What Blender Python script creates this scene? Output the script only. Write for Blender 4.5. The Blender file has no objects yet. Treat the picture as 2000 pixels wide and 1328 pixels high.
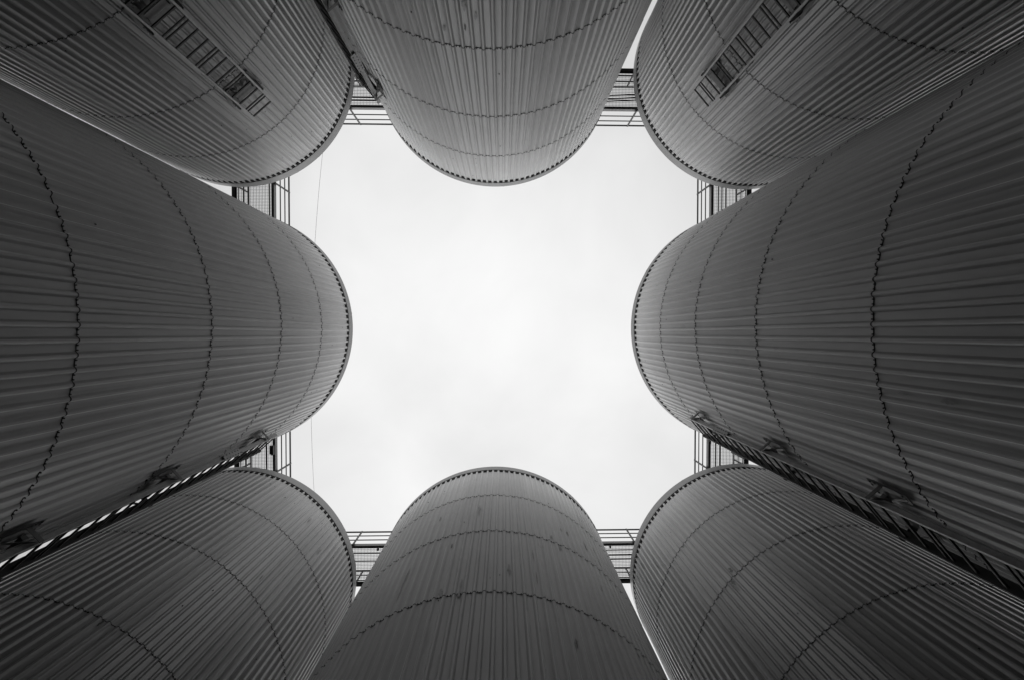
import bpy, math, random
from math import sin, cos, pi, atan2, sqrt, radians
from mathutils import Vector, Matrix

# ------------------------------------------------------------------ camera
# world axes: X = right in the picture, Y = down in the picture, Z = up (the camera looks up)
S = bpy.context.scene
F, IW, IH = 798.0, 2000.0, 1328.0
VP = (982.5, 652.0)                       # where the vertical lines meet

def cam_rot():
    z = Vector(((VP[0]-IW/2)/F, (VP[1]-IH/2)/F, 1.0)).normalized()
    return Vector((0, 0, 1)).rotation_difference(z).to_matrix()      # world -> camera (x right, y down, z ahead)
RC = cam_rot()
RCT = RC.transposed()

def back(px, py, h):
    """point of the picture (2000 x 1328 pixels) at height h above the lens"""
    d = RCT @ Vector(((px-IW/2)/F, (py-IH/2)/F, 1.0))
    return Vector((d.x/d.z*h, d.y/d.z*h, h))

cam = bpy.data.cameras.new('camera')
cam.sensor_width = 36.0
cam.lens = F/IW*36.0
cam.clip_start = 0.05
cam.clip_end = 3000.0
camo = bpy.data.objects.new('camera', cam)
S.collection.objects.link(camo)
m = Matrix((RCT @ Vector((1, 0, 0)), RCT @ Vector((0, -1, 0)), RCT @ Vector((0, 0, -1)))).transposed()
camo.matrix_world = m.to_4x4()
S.camera = camo

# ------------------------------------------------------------------ light
SUN_EL, SUN_AZ = radians(28), radians(98)       # azimuth from +X towards +Y (bottom of the picture)
W = bpy.data.worlds.new('World')
S.world = W
W.use_nodes = True
nt = W.node_tree
nt.nodes.clear()
def N(t, **k):
    n = nt.nodes.new(t)
    for a, b in k.items():
        setattr(n, a, b)
    return n
L = nt.links.new
sky = N('ShaderNodeTexSky', sky_type='NISHITA', sun_disc=False, sun_elevation=SUN_EL, sun_rotation=pi/2-SUN_AZ,
        air_density=1.0, dust_density=3.0, ozone_density=1.0)
bw = N('ShaderNodeRGBToBW')
L(sky.outputs[0], bw.inputs[0])
geo = N('ShaderNodeTexCoord')
sep = N('ShaderNodeSeparateXYZ')
L(geo.outputs['Generated'], sep.inputs[0])
nz = N('ShaderNodeTexNoise')
nz.inputs['Scale'].default_value = 2.2
nz.inputs['Detail'].default_value = 6.0
nz.inputs['Roughness'].default_value = 0.5
nz.inputs['Distortion'].default_value = 0.4
L(geo.outputs['Generated'], nz.inputs['Vector'])
mr = N('ShaderNodeMapRange')
mr.inputs['From Min'].default_value = 0.30
mr.inputs['From Max'].default_value = 0.72
mr.inputs['To Min'].default_value = 0.89
mr.inputs['To Max'].default_value = 1.09
L(nz.outputs['Fac'], mr.inputs['Value'])
# overcast veil: an even white layer in front of the clear sky
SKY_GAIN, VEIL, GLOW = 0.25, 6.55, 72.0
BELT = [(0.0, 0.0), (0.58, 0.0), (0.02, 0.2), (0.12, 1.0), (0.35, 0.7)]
g1 = N('ShaderNodeMath', operation='MULTIPLY_ADD')
g1.inputs[1].default_value = SKY_GAIN
L(bw.outputs[0], g1.inputs[0])
# an overcast sky is brightest overhead
z1 = N('ShaderNodeMath', operation='MAXIMUM')
L(sep.outputs['Z'], z1.inputs[0])
z1.inputs[1].default_value = 0.02
z2 = N('ShaderNodeMath', operation='POWER')
L(z1.outputs[0], z2.inputs[0])
z2.inputs[1].default_value = 1.2
z3 = N('ShaderNodeMath', operation='MULTIPLY')
L(z2.outputs[0], z3.inputs[0])
z3.inputs[1].default_value = VEIL
L(z3.outputs[0], g1.inputs[2])
# added bright belt low in the unseen sky, to light the upper walls
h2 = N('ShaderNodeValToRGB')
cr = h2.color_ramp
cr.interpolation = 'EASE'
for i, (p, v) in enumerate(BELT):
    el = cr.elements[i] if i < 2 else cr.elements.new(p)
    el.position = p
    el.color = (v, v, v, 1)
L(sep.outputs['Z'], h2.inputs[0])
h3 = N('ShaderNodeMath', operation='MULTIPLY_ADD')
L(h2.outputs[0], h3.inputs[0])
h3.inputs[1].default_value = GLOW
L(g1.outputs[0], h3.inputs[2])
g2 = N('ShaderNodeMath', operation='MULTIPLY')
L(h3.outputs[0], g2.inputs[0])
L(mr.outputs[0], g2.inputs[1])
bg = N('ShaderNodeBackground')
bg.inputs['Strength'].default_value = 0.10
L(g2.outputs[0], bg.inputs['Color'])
wo = N('ShaderNodeOutputWorld')
L(bg.outputs[0], wo.inputs['Surface'])

sun = bpy.data.lights.new('sun', 'SUN')
sun.energy = 1.4
sun.angle = radians(60)
suno = bpy.data.objects.new('sun', sun)
S.collection.objects.link(suno)
sd = Vector((cos(SUN_EL)*cos(SUN_AZ), cos(SUN_EL)*sin(SUN_AZ), sin(SUN_EL)))
suno.rotation_euler = (-sd).to_track_quat('-Z', 'Y').to_euler()

S.view_settings.view_transform = 'Standard'
S.view_settings.look = 'None'
S.view_settings.gamma = 1.0
S.view_settings.exposure = 0.45
S.render.film_transparent = False
try:
    S.cycles.max_bounces = 6
    S.cycles.diffuse_bounces = 3
except Exception:
    pass

# ------------------------------------------------------------------ materials
def mat(name, base, rough=0.5, metal=0.0, spec=0.5):
    M = bpy.data.materials.new(name)
    M.use_nodes = True
    b = M.node_tree.nodes['Principled BSDF']
    b.inputs['Base Color'].default_value = (base, base, base, 1)
    b.inputs['Roughness'].default_value = rough
    b.inputs['Metallic'].default_value = metal
    b.inputs['Specular IOR Level'].default_value = spec
    return M, M.node_tree, b

def mnode(t, kind, **k):
    n = t.nodes.new(kind)
    for a, b in k.items():
        setattr(n, a, b)
    return n

def cladding():
    """painted trapezoidal steel sheet: tone varies a little from sheet to sheet, soft dirt runs and a few dark marks"""
    M, t, b = mat('cladding', 0.3, 0.42, 0.0, 0.62)
    b.inputs['Sheen Weight'].default_value = 0.22         # grazing sheen imitating light falloff away from the picture centre
    b.inputs['Sheen Roughness'].default_value = 0.42
    l = t.links.new
    tc = mnode(t, 'ShaderNodeTexCoord')
    oi = mnode(t, 'ShaderNodeObjectInfo')
    at = mnode(t, 'ShaderNodeAttribute', attribute_name='sheet')          # one number per sheet
    # long vertical runs
    mp = mnode(t, 'ShaderNodeMapping')
    mp.inputs['Scale'].default_value = (5.0, 5.0, 0.35)
    addv = mnode(t, 'ShaderNodeVectorMath', operation='ADD')
    l(tc.outputs['Object'], addv.inputs[0])
    l(oi.outputs['Location'], addv.inputs[1])
    l(addv.outputs[0], mp.inputs['Vector'])
    n1 = mnode(t, 'ShaderNodeTexNoise')
    n1.inputs['Scale'].default_value = 1.0
    n1.inputs['Detail'].default_value = 5.0
    n1.inputs['Roughness'].default_value = 0.6
    l(mp.outputs[0], n1.inputs['Vector'])
    r1 = mnode(t, 'ShaderNodeMapRange')
    r1.inputs['From Min'].default_value = 0.3
    r1.inputs['From Max'].default_value = 0.7
    r1.inputs['To Min'].default_value = 0.93
    r1.inputs['To Max'].default_value = 1.05
    l(n1.outputs['Fac'], r1.inputs['Value'])
    # big soft clouds of dirt
    n2 = mnode(t, 'ShaderNodeTexNoise')
    n2.inputs['Scale'].default_value = 0.55
    n2.inputs['Detail'].default_value = 3.0
    l(addv.outputs[0], n2.inputs['Vector'])
    r2 = mnode(t, 'ShaderNodeMapRange')
    r2.inputs['From Min'].default_value = 0.3
    r2.inputs['From Max'].default_value = 0.7
    r2.inputs['To Min'].default_value = 0.94
    r2.inputs['To Max'].default_value = 1.06
    l(n2.outputs['Fac'], r2.inputs['Value'])
    # sparse dark scuffs, longer than wide
    mp3 = mnode(t, 'ShaderNodeMapping')
    mp3.inputs['Scale'].default_value = (3.6, 3.6, 1.3)
    l(addv.outputs[0], mp3.inputs['Vector'])
    n3 = mnode(t, 'ShaderNodeTexNoise')
    n3.inputs['Scale'].default_value = 1.0
    n3.inputs['Detail'].default_value = 6.0
    n3.inputs['Roughness'].default_value = 0.65
    l(mp3.outputs[0], n3.inputs['Vector'])
    r3 = mnode(t, 'ShaderNodeMapRange')
    r3.inputs['From Min'].default_value = 0.665
    r3.inputs['From Max'].default_value = 0.74
    r3.inputs['To Min'].default_value = 1.0
    r3.inputs['To Max'].default_value = 0.5
    l(n3.outputs['Fac'], r3.inputs['Value'])
    # sheet tone
    wn = mnode(t, 'ShaderNodeMapRange')
    wn.inputs['To Min'].default_value = 0.86
    wn.inputs['To Max'].default_value = 1.08
    l(at.outputs['Fac'], wn.inputs['Value'])
    cur = None
    for s_ in (r1, r2, r3, wn):
        if cur is None:
            cur = s_.outputs[0]
        else:
            mm = mnode(t, 'ShaderNodeMath', operation='MULTIPLY')
            l(cur, mm.inputs[0])
            l(s_.outputs[0], mm.inputs[1])
            cur = mm.outputs[0]
    mb = mnode(t, 'ShaderNodeMath', operation='MULTIPLY')
    l(cur, mb.inputs[0])
    mb.inputs[1].default_value = CLAD
    l(mb.outputs[0], b.inputs['Base Color'])
    rr = mnode(t, 'ShaderNodeMapRange')
    rr.inputs['To Min'].default_value = 0.42
    rr.inputs['To Max'].default_value = 0.52
    l(n1.outputs['Fac'], rr.inputs['Value'])
    l(rr.outputs[0], b.inputs['Roughness'])
    # faint oil-canning of the thin sheet
    mp4 = mnode(t, 'ShaderNodeMapping')
    mp4.inputs['Scale'].default_value = (2.4, 2.4, 1.0)
    l(addv.outputs[0], mp4.inputs['Vector'])
    n4 = mnode(t, 'ShaderNodeTexNoise')
    n4.inputs['Scale'].default_value = 1.6
    n4.inputs['Detail'].default_value = 2.0
    l(mp4.outputs[0], n4.inputs['Vector'])
    bu = mnode(t, 'ShaderNodeBump')
    bu.inputs['Strength'].default_value = 0.35
    bu.inputs['Distance'].default_value = 0.03
    l(n4.outputs['Fac'], bu.inputs['Height'])
    l(bu.outputs[0], b.inputs['Normal'])
    return M

def noisy(name, base, rough, metal=0.0, amp=0.2, scale=9.0, spec=0.5):
    M, t, b = mat(name, base, rough, metal, spec)
    l = t.links.new
    tc = mnode(t, 'ShaderNodeTexCoord')
    n = mnode(t, 'ShaderNodeTexNoise')
    n.inputs['Scale'].default_value = scale
    n.inputs['Detail'].default_value = 5.0
    l(tc.outputs['Object'], n.inputs['Vector'])
    r = mnode(t, 'ShaderNodeMapRange')
    r.inputs['From Min'].default_value = 0.3
    r.inputs['From Max'].default_value = 0.7
    r.inputs['To Min'].default_value = base*(1-amp)
    r.inputs['To Max'].default_value = base*(1+amp)
    l(n.outputs['Fac'], r.inputs['Value'])
    l(r.outputs[0], b.inputs['Base Color'])
    return M

CLAD = 0.10
M_CLAD = cladding()
M_GAP = mat('shadow_gap_sealant', 0.016, 0.9, 0, 0.1)[0]
M_MARK = noisy('tar_smear', 0.03, 0.6, 0, 0.4, 30.0, 0.35)
M_MARK2 = noisy('grime_film', 0.07, 0.5, 0, 0.3, 20.0, 0.45)
M_GAPSHADE = mat('gap_shade_black', 0.008, 0.95, 0, 0.1)[0]
M_EDGE = noisy('edge_flashing', 0.062, 0.5, 0.0, 0.06, 3.0, 0.3)
M_ROOF = noisy('roof_sheet', 0.2, 0.6, 0.0, 0.1, 2.0)
M_GALV = noisy('galvanised_steel', 0.13, 0.5, 0.2, 0.2, 14.0)
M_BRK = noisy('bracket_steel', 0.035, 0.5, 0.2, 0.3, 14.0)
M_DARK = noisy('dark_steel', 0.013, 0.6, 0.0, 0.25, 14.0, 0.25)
M_BOLT = mat('bolt_steel', 0.012, 0.6, 0, 0.3)[0]
M_CABLE = mat('cable_rubber', 0.12, 0.6)[0]
M_GROUND = noisy('yard_gravel', 0.06, 0.95, 0.0, 0.35, 3.0, 0.2)

# ------------------------------------------------------------------ helpers
class MB:
    def __init__(self):
        self.v, self.f, self.m = [], [], []
    def quad(self, a, b, c, d, mi=0):
        n = len(self.v)
        self.v += [tuple(a), tuple(b), tuple(c), tuple(d)]
        self.f.append((n, n+1, n+2, n+3)); self.m.append(mi)
    def poly_prism(self, pts, ext, mi=0):
        """pts: closed planar outline (Vectors), extruded by the vector ext"""
        n = len(self.v); k = len(pts)
        self.v += [tuple(p) for p in pts] + [tuple(p+ext) for p in pts]
        self.f.append(tuple(range(n+k-1, n-1, -1))); self.m.append(mi)
        self.f.append(tuple(range(n+k, n+2*k))); self.m.append(mi)
        for i in range(k):
            j = (i+1) % k
            self.f.append((n+i, n+j, n+k+j, n+k+i)); self.m.append(mi)
    def box(self, c, ax, ay, az, mi=0):
        """box round c with half axes"""
        c = Vector(c)
        p = [c-ax-ay-az, c+ax-ay-az, c+ax+ay-az, c-ax+ay-az]
        self.poly_prism(p, az*2, mi)
    def bar(self, a, b, w, h=None, up=None, mi=0):
        """square bar from a to b, w across, h along 'up'"""
        a, b = Vector(a), Vector(b)
        h = w if h is None else h
        d = (b-a)
        L_ = d.length; d = d/L_
        u = Vector(up) if up is not None else (Vector((0, 0, 1)) if abs(d.z) < 0.9 else Vector((1, 0, 0)))
        s = d.cross(u).normalized(); u = s.cross(d).normalized()
        self.box((a+b)/2, s*(w/2), u*(h/2), d*(L_/2), mi)
    def tube(self, pts, r, k=8, mi=0):
        pts = [Vector(p) for p in pts]
        n0 = len(self.v); M_ = len(pts)
        prev = None
        for i, p in enumerate(pts):
            d = (pts[min(i+1, M_-1)]-pts[max(i-1, 0)]).normalized()
            u = Vector((0, 0, 1)) if abs(d.z) < 0.9 else Vector((1, 0, 0))
            s = d.cross(u).normalized(); u = s.cross(d)
            for j in range(k):
                a = 2*pi*j/k
                self.v.append(tuple(p+s*(r*cos(a))+u*(r*sin(a))))
        for i in range(M_-1):
            for j in range(k):
                j2 = (j+1) % k
                self.f.append((n0+i*k+j, n0+i*k+j2, n0+(i+1)*k+j2, n0+(i+1)*k+j)); self.m.append(mi)
        self.f.append(tuple(n0+j for j in range(k-1, -1, -1))); self.m.append(mi)
        self.f.append(tuple(n0+(M_-1)*k+j for j in range(k))); self.m.append(mi)
    def build(self, name, mats, parent=None, smooth=False):
        me = bpy.data.meshes.new(name)
        me.from_pydata(self.v, [], self.f)
        for q in (mats if isinstance(mats, (list, tuple)) else [mats]):
            me.materials.append(q)
        me.polygons.foreach_set('material_index', self.m)
        if smooth:
            me.polygons.foreach_set('use_smooth', [True]*len(self.f))
        me.update()
        o = bpy.data.objects.new(name, me)
        S.collection.objects.link(o)
        if parent is not None:
            o.parent = parent
        return o

def empty(name, label, cat, loc, group=None):
    o = bpy.data.objects.new(name, None)
    o.empty_display_size = 0.3
    o.location = loc
    S.collection.objects.link(o)
    o['label'] = label; o['category'] = cat
    if group:
        o['group'] = group
    return o

# ------------------------------------------------------------------ ground
GZ = -1.6
g = MB()
g.quad((-400, -400, GZ), (400, -400, GZ), (400, 400, GZ), (-400, 400, GZ))
go = g.build('ground', M_GROUND)
go['kind'] = 'structure'

# ------------------------------------------------------------------ silos
H = 15.30                    # top of the roof edge above the lens
ZF = H-0.36                  # lower lip of the roof edge
NR = 135                     # ribs round one silo
PERS = 5                     # ribs on one sheet
RIB = 0.038
SEAMS = [0.55, 3.0, 5.45, 7.93, 10.40, 12.70]
PROF = [(-0.50, 0), (-0.26, 0), (-0.225, .08), (-0.12, 0.76), (-0.075, 0.95), (-0.025, 1.0), (0.025, 1.0), (0.075, 0.95), (0.12, 0.76), (0.225, .08), (0.26, 0)]

def make_silo(name, label, C, R, dz, seed, phase, marks=()):
    rnd = random.Random(seed)
    root = empty(name, label, 'silo', (C[0], C[1], GZ), 'tall silos standing round the yard')
    RV = R-0.012-RIB            # radius of the flats
    wall = MB()
    sheet_val = []
    levels = [GZ] + [s+dz for s in SEAMS] + [ZF+0.16]
    nsheet = NR//PERS
    off0 = rnd.randrange(PERS)
    for b in range(len(levels)-1):
        z0, z1 = levels[b], levels[b+1]
        off = off0
        # every upper course laps over the one below: its lower edge stands proud
        lap0 = 0.006 if b > 0 else 0.0
        tone = [rnd.random() for _ in range(nsheet)]
        dent = [rnd.uniform(-0.009, 0.009) for _ in range(nsheet)]
        tilt = [rnd.uniform(-0.009, 0.009) for _ in range(nsheet)]
        ang, rad, sh, buck = [], [], [], []
        for i in range(NR):
            s = ((i+off) % NR)//PERS
            for (u, hh) in PROF:
                a = 2*pi*(i+u)/NR + phase
                loc = ((i+off) % PERS + u - (PERS-1)/2)/PERS          # -0.5..0.5 across the sheet
                half = pi*PERS/NR
                chord = RV*(cos(half)/cos(loc*2*half)) - RV*cos(half)  # flatter than the true circle
                circ = 0.0
                r = RV + 0.30*(chord - 0.6*RV*(1-cos(half))) + RIB*hh
                ang.append(a); rad.append(r); sh.append(s)
                buck.append(dent[s]*(1-4*loc*loc) + tilt[s]*loc*2*(1-abs(2*loc)**4))
        K = len(ang)
        nlev = 8
        base = len(wall.v)
        for q in range(nlev+1):
            t = q/nlev
            z = z0+(z1-z0)*t
            lap = lap0*(1-t)
            env = sin(pi*t)**0.7 if 0 < t < 1 else 0.0
            wob = 0.0025*env*sin(3.1*t*pi+seed)
            for k in range(K):
                r = rad[k]+lap+env*buck[k]+wob*sin(sh[k]*2.7+b)
                wall.v.append((r*cos(ang[k]), r*sin(ang[k]), z-GZ))
        for q in range(nlev):
            for k in range(K):
                k2 = (k+1) % K
                a0 = base+q*K
                wall.f.append((a0+k, a0+k2, a0+K+k2, a0+K+k)); wall.m.append(0)
                sheet_val.append(tone[sh[k]])
        if b > 0:
            # the dark lap joint under the lower edge of this course, a little uneven like a hand-cut sheet end
            base2 = len(wall.v)
            for k in range(K):
                jag = 0.0045+0.014*max(0.0, tone[(sh[k]*7+b) % nsheet]-.72)+0.003*rnd.random()
                r = rad[k]+lap0
                wall.v.append(((r+0.0015)*cos(ang[k]), (r+0.0015)*sin(ang[k]), z0-GZ+0.003))
                wall.v.append(((r-0.002)*cos(ang[k]), (r-0.002)*sin(ang[k]), z0-GZ-jag))
                wall.v.append(((r-0.016)*cos(ang[k]), (r-0.016)*sin(ang[k]), z0-GZ-jag-0.001))
            for k in range(K):
                k2 = (k+1) % K
                a, c = base2+3*k, base2+3*k2
                wall.f.append((a+1, c+1, c, a)); wall.m.append(1); sheet_val.append(0)
                wall.f.append((a+2, c+2, c+1, a+1)); wall.m.append(1); sheet_val.append(0)
            # screws, two on each flat
            for i in range(NR):
                for u in (-0.66, -0.34):
                    if rnd.random() < 0.04:
                        continue
                    a = 2*pi*(i+u)/NR + phase
                    r = RV+lap0+0.004
                    zz = z0-GZ+0.002+rnd.uniform(-.004, .004)
                    da = 0.010/R
                    ring = []
                    n = len(wall.v)
                    for j in range(6):
                        th = 2*pi*j/6
                        for rr in (r-0.012, r+0.012):
                            aa = a+da*cos(th)
                            wall.v.append((rr*cos(aa), rr*sin(aa), zz+0.010*sin(th)))
                    for j in range(6):
                        j2 = (j+1) % 6
                        wall.f.append((n+2*j, n+2*j2, n+2*j2+1, n+2*j+1)); wall.m.append(1); sheet_val.append(0)
                    wall.f.append(tuple(n+2*j+1 for j in range(6))); wall.m.append(1); sheet_val.append(0)
    # odd single screws in the top courses
    for _ in range(44):
        i = rnd.randrange(NR); zz = rnd.choice([rnd.uniform(13.0, 14.8), rnd.uniform(6, 14.8)])-GZ
        a = 2*pi*(i+0.5)/NR+phase
        n = len(wall.v); r = RV+0.012; da = 0.010/R
        for (x, y) in ((-1, -1), (1, -1), (1, 1), (-1, 1)):
            wall.v.append((r*cos(a+da*x), r*sin(a+da*x), zz+0.011*y))
        for (x, y) in ((-1, -1), (1, -1), (1, 1), (-1, 1)):
            wall.v.append(((r-.03)*cos(a+da*x), (r-.03)*sin(a+da*x), zz+0.011*y))
        for fc in ((0, 1, 2, 3), (4, 5, 1, 0), (6, 7, 3, 2), (5, 6, 2, 1), (7, 4, 0, 3)):
            wall.f.append(tuple(n+q for q in fc)); wall.m.append(1); sheet_val.append(0)
    # scuffs and dirt marks seen in the photograph, thin films lying on the sheets
    for (mx, my, wd, ht, tn) in marks:
        d = back(mx, my, 1.0)
        dx, dy = d.x, d.y
        aa = dx*dx+dy*dy; bb = -2*(dx*C[0]+dy*C[1]); cc = C[0]**2+C[1]**2-(RV+.005)**2
        D = bb*bb-4*aa*cc
        if D <= 0:
            continue
        hz = (-bb-sqrt(D))/(2*aa)
        a = atan2(dy*hz-C[1], dx*hz-C[0])
        step = 2*pi/NR
        kf = round((a-phase)/step-0.5)+0.5                 # centre of the nearest flat
        ac = kf*step+phase+rnd.uniform(-.08, .08)*step
        n = len(wall.v)
        rows = 9
        for q in range(rows):
            t = q/(rows-1)
            w_ = wd*(sin(pi*min(1, max(0, t)))**0.6)*(0.55+0.9*rnd.random())+0.002
            sh_ = rnd.uniform(-.25, .25)*wd
            for e_ in (-1, 1):
                an = ac+(sh_+e_*w_/2)/R
                r_ = RV+0.012
                wall.v.append((r_*cos(an), r_*sin(an), hz+(0.5-t)*ht-GZ))
        for q in range(rows-1):
            wall.f.append((n+2*q, n+2*q+1, n+2*q+3, n+2*q+2)); wall.m.append(tn); sheet_val.append(0)
    wo_ = wall.build('wall', [M_CLAD, M_GAP, M_MARK, M_MARK2], root)
    at = wo_.data.attributes.new('sheet', 'FLOAT', 'FACE')
    at.data.foreach_set('value', sheet_val)
    # smooth along the height only: keep ribs crisp by custom sharp angle
    wo_.data.polygons.foreach_set('use_smooth', [mi == 0 for mi in wall.m])
    try:
        wo_.data.set_sharp_from_angle(angle=radians(24))
    except Exception:
        pass
    # black strip on the flats, standing in for shade under the roof edge
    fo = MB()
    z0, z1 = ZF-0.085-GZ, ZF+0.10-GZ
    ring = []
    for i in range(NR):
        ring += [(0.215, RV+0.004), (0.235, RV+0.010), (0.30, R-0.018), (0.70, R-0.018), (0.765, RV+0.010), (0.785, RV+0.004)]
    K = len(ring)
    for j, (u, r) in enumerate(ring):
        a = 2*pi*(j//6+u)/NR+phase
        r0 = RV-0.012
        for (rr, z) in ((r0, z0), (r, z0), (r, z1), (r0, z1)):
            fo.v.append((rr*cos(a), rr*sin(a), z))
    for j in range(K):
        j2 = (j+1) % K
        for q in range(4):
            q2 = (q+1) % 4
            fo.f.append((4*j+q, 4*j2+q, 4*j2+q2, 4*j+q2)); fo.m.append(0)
    fo.build('gap_shade_strip', M_GAPSHADE, root)
    # roof edge: folded flashing ring in lapped lengths
    ed = MB()
    nseg = 240
    cuts = sorted(rnd.sample(range(nseg), 9))
    prof = [(R-0.012, ZF+0.012), (R-0.004, ZF), (R, ZF+0.004), (R, H-0.01), (R-0.01, H), (R-0.12, H+0.004)]
    for i in range(nseg+1):
        a = 2*pi*i/nseg
        for (r, z) in prof:
            ed.v.append((r*cos(a), r*sin(a), z-GZ))
    P_ = len(prof)
    for i in range(nseg):
        for j in range(P_-1):
            ed.f.append((i*P_+j, (i+1)*P_+j, (i+1)*P_+j+1, i*P_+j+1)); ed.m.append(0)
    for c in cuts:                                # butt straps over the joints
        a = 2*pi*c/nseg; da = 0.035/R
        n = len(ed.v)
        for (x, z) in ((-1, ZF-0.004), (1, ZF-0.004), (1, H-0.012), (-1, H-0.012)):
            ed.v.append(((R+.006)*cos(a+da*x), (R+.006)*sin(a+da*x), z-GZ))
        for (x, z) in ((-1, ZF-0.004), (1, ZF-0.004), (1, H-0.012), (-1, H-0.012)):
            ed.v.append(((R-.006)*cos(a+da*x), (R-.006)*sin(a+da*x), z-GZ))
        for fc in ((0, 1, 2, 3), (4, 5, 1, 0), (5, 6, 2, 1), (7, 4, 0, 3)):
            ed.f.append(tuple(n+q for q in fc)); ed.m.append(0)
    e = ed.build('roof_edge', M_EDGE, root)
    e.data.polygons.foreach_set('use_smooth', [True]*len(ed.f))
    try:
        e.data.set_sharp_from_angle(angle=radians(30))
    except Exception:
        pass
    # low conical roof
    rf = MB()
    rf.v.append((0, 0, H+0.12-GZ))
    for i in range(96):
        a = 2*pi*i/96
        rf.v.append(((R-0.11)*cos(a), (R-0.11)*sin(a), H+0.002-GZ))
        rf.v.append(((R-0.11)*cos(a), (R-0.11)*sin(a), H-0.10-GZ))
    rf.v.append((0, 0, H-0.10-GZ))
    for i in range(96):
        j = (i+1) % 96
        rf.f.append((0, 1+2*i, 1+2*j)); rf.m.append(0)
        rf.f.append((1+2*i, 2+2*i, 2+2*j, 1+2*j)); rf.m.append(0)
        rf.f.append((193, 2+2*j, 2+2*i)); rf.m.append(0)
    rf.build('roof', M_ROOF, root)
    return root

SIL = {
 'TL': ((-9.625, -9.539), 4.17, 0.10), 'TM': ((-0.317, -9.728), 4.27, 0.05), 'TR': ((9.031, -9.596), 4.17, -0.10),
 'L':  ((-9.840, -0.199), 4.27, 0.07), 'R':  ((9.085, -0.231), 4.27, -0.18),
 'BL': ((-9.671, 9.096), 4.18, 0.0), 'BM': ((-0.309, 9.238), 4.27, -0.05), 'BR': ((8.971, 9.078), 4.15, -0.05)}
LAB = {
 'TL': 'ribbed silo in the top left corner, with a ladder facing the yard',
 'TM': 'ribbed silo at top centre, between the two top corner silos',
 'TR': 'ribbed silo in the top right corner, with a ladder facing the yard',
 'L': 'large ribbed silo at left centre, beside the thin cable',
 'R': 'large ribbed silo at right centre, with a bracketed ladder on its lower flank',
 'BL': 'ribbed silo without ladder in the bottom left corner',
 'BM': 'ribbed silo with small dark scuffs at bottom centre',
 'BR': 'ribbed silo without ladder in the bottom right corner'}
# picture position, width and height in metres, 2 dark smear / 3 grime film
MARKS = {
 'BM': [(878, 1067, .035, .22, 2), (1107, 1041, .05, .25, 2), (1095, 1034, .05, .2, 3), (1143, 1068, .05, .3, 2), (1138, 1058, .05, .2, 3),
        (1161, 1076, .05, .35, 2), (1166, 1094, .06, .4, 3), (1077, 1048, .06, .2, 3), (1044, 1085, .012, .5, 2), (1050, 1128, .012, .45, 2),
        (1002, 1113, .06, .45, 3), (935, 996, .06, .7, 3), (1094, 1070, .05, .2, 3), (855, 1015, .05, .3, 3), (861, 1158, .07, .3, 3),
        (902, 1140, .03, .35, 3), (899, 1158, .05, .25, 3), (1122, 1255, .035, .25, 2), (1240, 1274, .06, .10, 2), (790, 1140, .05, 1.2, 3), (1181, 1154, .03, .2, 3)],
 'BR': [(1283, 1102, .02, .5, 2), (1256, 1100, .04, .4, 3), (1427, 1113, .07, .2, 2), (1432, 1140, .09, .25, 2), (1436, 1150, .06, .3, 3), (1265, 1135, .04, .3, 3)],
 'BL': [(509, 1126, .03, .2, 2), (197, 1215, .03, .2, 2), (624, 1077, .05, .3, 3), (604, 1015, .05, .3, 3), (632, 1245, .04, .3, 2), (640, 1248, .03, .3, 3)],
 'TM': [(916, 55, .03, .15, 2), (933, 32, .04, .2, 3), (876, 57, .05, .15, 3), (906, 12, .06, .25, 3)],
 'R': [(1852, 770, .05, .2, 3), (1765, 770, .03, .15, 3)],
 'TL': [(590, 130, .04, .3, 3), (450, 330, .04, .3, 3)], 'TR': [(1360, 276, .03, .2, 3), (1300, 190, .03, .2, 3)],
}
for i, k in enumerate(SIL):
    C, R, dz = SIL[k]
    near = atan2(-C[1], -C[0])
    ph = 2*pi/NR*(((near/(2*pi/NR)) % 1.0)) + 0.0
    make_silo('silo', LAB[k], C, R, dz, 11+i*7, ph, MARKS.get(k, ()))

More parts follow.
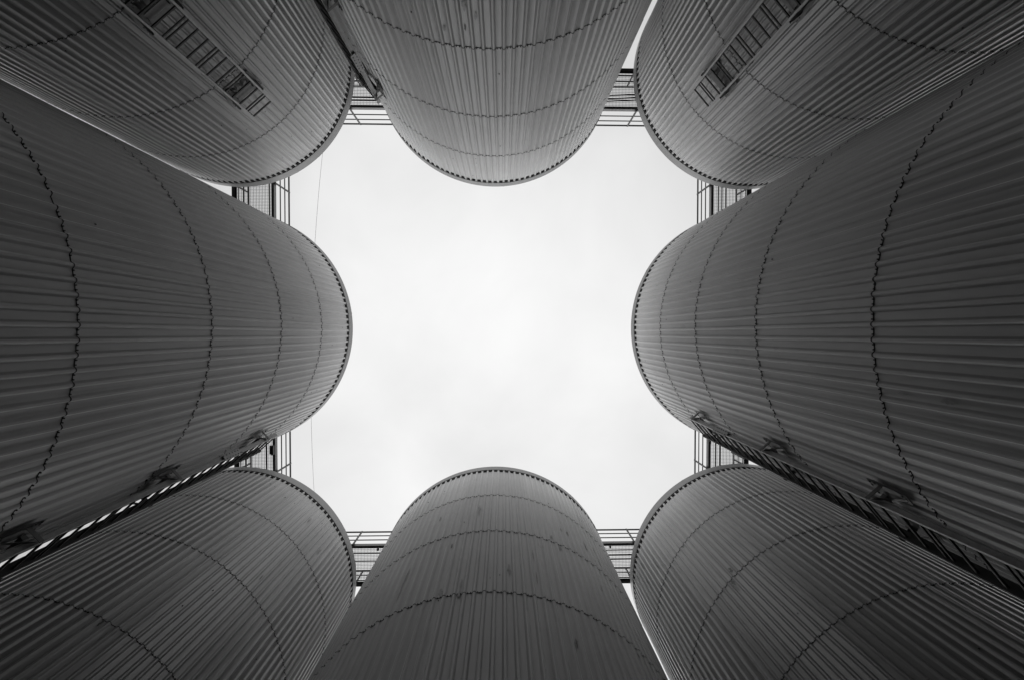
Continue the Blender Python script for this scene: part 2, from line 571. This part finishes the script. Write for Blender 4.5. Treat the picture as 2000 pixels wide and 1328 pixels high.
# ------------------------------------------------------------------ ladders
def make_ladder(label, key, n, ztop, brackets, splices, dark=0):
    C, R, _ = SIL[key]
    n = Vector((n[0], n[1], 0)).normalized()
    t = Vector((-n.y, n.x, 0))
    up = Vector((0, 0, 1))
    C3 = Vector((C[0], C[1], 0))
    base = C3+n*(R+0.25)
    root = empty('wall_ladder', label, 'ladder', (base.x, base.y, GZ), 'ladders bolted to the silo walls')
    O = Vector((base.x, base.y, GZ))
    def P(tt, nn, z):       # tt along the wall, nn out from the silo wall, z above the lens -> local coordinates
        return C3+n*(R+nn)+t*tt+up*z-O
    HW = 0.32
    R0, R1 = 0.17, 0.275
    for s in (-1, 1):
        m_ = MB()
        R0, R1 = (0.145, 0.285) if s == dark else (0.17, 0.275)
        m_.poly_prism([P(s*HW, R0, GZ), P(s*HW, R1, GZ), P(s*HW, R1, ztop), P(s*HW, R0, ztop)], t*(s*0.010))
        m_.poly_prism([P(s*(HW+.0102), R1-.010, GZ), P(s*(HW+.045), R1-.010, GZ), P(s*(HW+.045), R1-.010, ztop), P(s*(HW+.0102), R1-.010, ztop)], n*0.010)
        m_.poly_prism([P(s*(HW+.0102), R0, GZ), P(s*(HW+.045), R0, GZ), P(s*(HW+.045), R0, ztop), P(s*(HW+.0102), R0, ztop)], n*0.010)
        # bolts of the top fixing
        for (dn, dz_) in ((.03, -.06), (.085, -.06), (.03, -.16), (.085, -.16)):
            c = P(s*(HW-0.004), R0+dn, ztop+dz_)
            m_.box(c, t*0.012, n*0.011, up*0.011, 1)
        m_.build('side_rail', [M_DARK if s == dark else M_GALV, M_BOLT], root)  # far rail on the dark side: its shade is put into the colour
    R0, R1 = 0.17, 0.275
    z = ztop-0.03
    k = 0
    while z > GZ+0.2:
        ro = MB()
        if k % 3 == 1:
            for d in (0.045, -0.045):
                ro.bar(P(-HW+.001, R1-.035, z+d), P(HW-.001, R1-.035, z+d), 0.026, 0.026)
        else:
            ro.bar(P(-HW+.001, R1-.035, z), P(HW-.001, R1-.035, z), 0.030, 0.030)
        ro.build('rung', M_DARK, root)
        z -= 0.30
        k += 1
    for zb in splices:
        for s in (-1, 1):
            sp = MB()
            sp.box(P(s*(HW+.052), (R0+R1)/2+.01, zb), t*0.005, n*0.085, up*0.30)
            for a in range(6):
                for b in (-1, 1):
                    sp.box(P(s*(HW+.060), (R0+R1)/2+.01+b*.045, zb-.25+a*.1+(.02*b)), t*0.008, n*0.011, up*0.011, 1)
            sp.build('splice_plate', [M_GALV, M_BOLT], root)
    for zb in brackets:
        hub = MB()
        # plate on the wall, wider at the top
        for s in (-1, 1):
            br = MB()
            c = s*(HW+0.02)
            br.poly_prism([P(c-.15, .012, zb+.16), P(c+.15, .012, zb+.16), P(c+.17, .012, zb+.02), P(c+.08, .012, zb-.42), P(c-.08, .012, zb-.42), P(c-.17, .012, zb+.02)], n*0.008)
            for (a, d) in ((-.11, .12), (-.05, .12), (.05, .12), (.11, .12), (-.11, .04), (.11, .04), (-.05, -.34), (.05, -.34)):
                br.box(P(c+a, .024, zb+d), t*0.011, n*0.008, up*0.011, 1)
            # arm out to the rail and the brace under it
            br.box(P(s*(HW+.078), .155, zb), t*0.022, n*0.135, up*0.004)
            br.box(P(s*(HW+.078+.020), .155, zb-.032), t*0.004, n*0.135, up*0.028)
            br.bar(P(s*(HW+.078), .26, zb-.03), P(s*(HW+.03), .03, zb-.40), 0.05, 0.008, n)
            br.build('wall_bracket', [M_BRK, M_BOLT], root)
        hub.box(P(0, .075, zb-.02), t*(HW-.05), n*0.035, up*0.035)
        hub.box(P(0, .135, zb-.16), t*(HW-.07), n*0.005, up*0.075)
        hub.build('cross_tie', M_BRK, root)
    return root

ZL = 0.772*H
BR_Z = [0.752*H, 0.548*H, 0.385*H, 0.2*H]
SP_Z = [0.655*H]
make_ladder('ladder seen face on, bolted to the top left corner silo', 'TL', (.665, .747), ZL*.985, [0.725*H]+BR_Z[1:], SP_Z)
make_ladder('ladder seen face on, bolted to the top right corner silo', 'TR', (-.76, .65), ZL*.99, [0.725*H]+BR_Z[1:], SP_Z)
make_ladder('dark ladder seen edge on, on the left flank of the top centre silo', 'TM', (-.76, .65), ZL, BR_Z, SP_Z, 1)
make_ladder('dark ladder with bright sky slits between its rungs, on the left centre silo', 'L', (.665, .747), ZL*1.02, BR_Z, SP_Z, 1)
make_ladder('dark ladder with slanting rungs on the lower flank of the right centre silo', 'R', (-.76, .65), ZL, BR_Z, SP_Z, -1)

# ------------------------------------------------------------------ walkways on the roofs
DZ = 15.50                   # underside of the edge beams
def make_walkway(label, axis, p_out, p_in, e0, e1, post, post2, bars, fitting=None, end0=0.9, end1=0.9, rail=1.05):
    """axis 'x': runs left-right, p_* are picture rows; axis 'y': runs up-down, p_* are picture columns.
       e0, e1 ends along the run (picture), post: place of the visible posts"""
    def W(along, across, h):
        return back(along, across, h) if axis == 'x' else back(across, along, h)
    A = W(e0, p_in, DZ); B = W(e1, p_in, DZ); Co = W((e0+e1)/2, p_out, DZ)
    d = Vector((1, 0, 0)) if axis == 'x' else Vector((0, 1, 0))
    o = Vector((0, 1, 0)) if axis == 'x' else Vector((1, 0, 0))
    ci = ((A+B)/2).dot(o); co = Co.dot(o)
    sgn = 1 if ci > co else -1                       # inward direction along o
    x0, x1 = A.dot(d)-end0, B.dot(d)+end1
    mid = d*((x0+x1)/2)+o*((ci+co)/2)
    root = empty('roof_walkway', label, 'walkway', (mid.x, mid.y, DZ), 'walkways between the silo roofs')
    def P(x, y, z):
        return d*x+o*y+Vector((0, 0, z))-Vector((mid.x, mid.y, DZ))
    up = Vector((0, 0, 1))
    for y, s in ((ci, sgn), (co, -sgn)):             # channel beams: web outside, flanges inwards
        b = MB()
        b.box(P((x0+x1)/2, y, DZ+.004), d*((x1-x0)/2), o*0.05, up*0.004)
        b.box(P((x0+x1)/2, y+s*.0465, DZ+.078), d*((x1-x0)/2), o*0.0035, up*0.070)
        b.box(P((x0+x1)/2, y, DZ+.152), d*((x1-x0)/2), o*0.05, up*0.004)
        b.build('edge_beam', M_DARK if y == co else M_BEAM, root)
    gr = MB()
    ya, yb = min(ci, co)+.052, max(ci, co)-.052
    n = int((yb-ya)/0.055)
    for i in range(n+1):
        y = ya+(yb-ya)*i/n
        gr.box(P((x0+x1)/2, y, DZ+.14), d*((x1-x0)/2), o*0.0032, up*0.010)
    n = int((x1-x0)/0.055)
    for i in range(n+1):
        x = x0+(x1-x0)*i/n
        gr.box(P(x, (ya+yb)/2, DZ+.142), d*0.0032, o*((yb-ya)/2-.004), up*0.0085)
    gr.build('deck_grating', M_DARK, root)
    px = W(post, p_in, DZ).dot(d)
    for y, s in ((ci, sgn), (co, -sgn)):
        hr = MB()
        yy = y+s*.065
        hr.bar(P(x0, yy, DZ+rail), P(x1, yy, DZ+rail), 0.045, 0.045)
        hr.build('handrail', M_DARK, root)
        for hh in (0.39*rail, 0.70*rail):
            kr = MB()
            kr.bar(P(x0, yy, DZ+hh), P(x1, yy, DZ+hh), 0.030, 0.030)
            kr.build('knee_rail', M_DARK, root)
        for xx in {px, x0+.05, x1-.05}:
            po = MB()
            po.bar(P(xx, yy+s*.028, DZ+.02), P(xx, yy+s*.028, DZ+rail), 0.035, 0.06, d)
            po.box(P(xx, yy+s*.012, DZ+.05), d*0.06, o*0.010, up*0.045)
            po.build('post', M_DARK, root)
    for q in bars:
        pb = MB()
        if isinstance(q, tuple):
            ya_ = W(e0, q[0], DZ-.05).dot(o); yb_ = W(e1, q[1], DZ-.05).dot(o)
        else:
            ya_ = yb_ = W((e0+e1)/2, q, DZ-.05).dot(o)
        dx = (x1-x0); sl = (yb_-ya_)/(B.dot(d)-A.dot(d))
        pb.tube([P(x0, ya_-sl*end0, DZ-.05), P(x1, yb_+sl*end1, DZ-.05)], 0.022, 8)
        pb.build('conduit', M_DARK, root)
    for xx in (x0+.1, x1-.1):                        # short feet on the roofs
        for y in (ci, co):
            ft = MB()
            ft.bar(P(xx, y, H+0.03), P(xx, y, DZ), 0.06, 0.06)
            ft.build('foot', M_DARK, root)
    if fitting:
        along, w, l, side = fitting
        xf = W(along, p_in, DZ).dot(d)
        fb = MB()
        fb.box(P(xf, ci-sgn*.04*side, DZ-.05), d*l, o*w, up*0.05)
        fb.box(P(xf+l*.7, ci-sgn*.02*side, DZ-.03), d*l*.5, o*(w*.6), up*0.06)
        fb.build('clamp_fitting', M_BOLT, root)
    return root
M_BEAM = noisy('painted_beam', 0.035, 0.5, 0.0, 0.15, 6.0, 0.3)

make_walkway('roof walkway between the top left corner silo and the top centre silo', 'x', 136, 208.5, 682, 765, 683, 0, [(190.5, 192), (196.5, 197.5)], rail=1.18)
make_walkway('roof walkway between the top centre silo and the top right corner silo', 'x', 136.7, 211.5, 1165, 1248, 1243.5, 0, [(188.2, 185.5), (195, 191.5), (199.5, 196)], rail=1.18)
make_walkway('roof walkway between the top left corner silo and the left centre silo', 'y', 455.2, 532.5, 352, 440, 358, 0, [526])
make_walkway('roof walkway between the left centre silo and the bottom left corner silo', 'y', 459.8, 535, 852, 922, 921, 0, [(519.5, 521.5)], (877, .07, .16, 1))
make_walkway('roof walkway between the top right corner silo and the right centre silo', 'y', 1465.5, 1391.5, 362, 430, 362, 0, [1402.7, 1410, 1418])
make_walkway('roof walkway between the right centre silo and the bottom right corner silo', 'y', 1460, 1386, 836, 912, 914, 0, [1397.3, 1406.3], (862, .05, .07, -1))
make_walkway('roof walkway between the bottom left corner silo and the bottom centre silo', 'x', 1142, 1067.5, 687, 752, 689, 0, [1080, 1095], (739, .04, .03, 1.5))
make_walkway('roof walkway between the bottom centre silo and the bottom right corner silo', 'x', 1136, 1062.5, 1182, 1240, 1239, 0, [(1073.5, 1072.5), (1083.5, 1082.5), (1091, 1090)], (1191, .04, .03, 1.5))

# ------------------------------------------------------------------ overhead cable
pa, pb = back(632, 283, 16.2), back(614, 968, 16.2)
pts = []
for i in range(49):
    s = -0.0 + i/48
    p = pa.lerp(pb, s)
    p.z -= 4*0.62*s*(1-s)
    pts.append(p)
cb = MB()
cb.tube(pts, 0.006, 6)
for p in (pa, pb):
    cb.bar((p.x, p.y, H+0.01), (p.x, p.y, p.z+.02), 0.03, 0.03)
co_ = cb.build('overhead_cable', M_CABLE)
co_['label'] = 'thin sagging cable crossing the open sky near the left silos'
co_['category'] = 'cable'
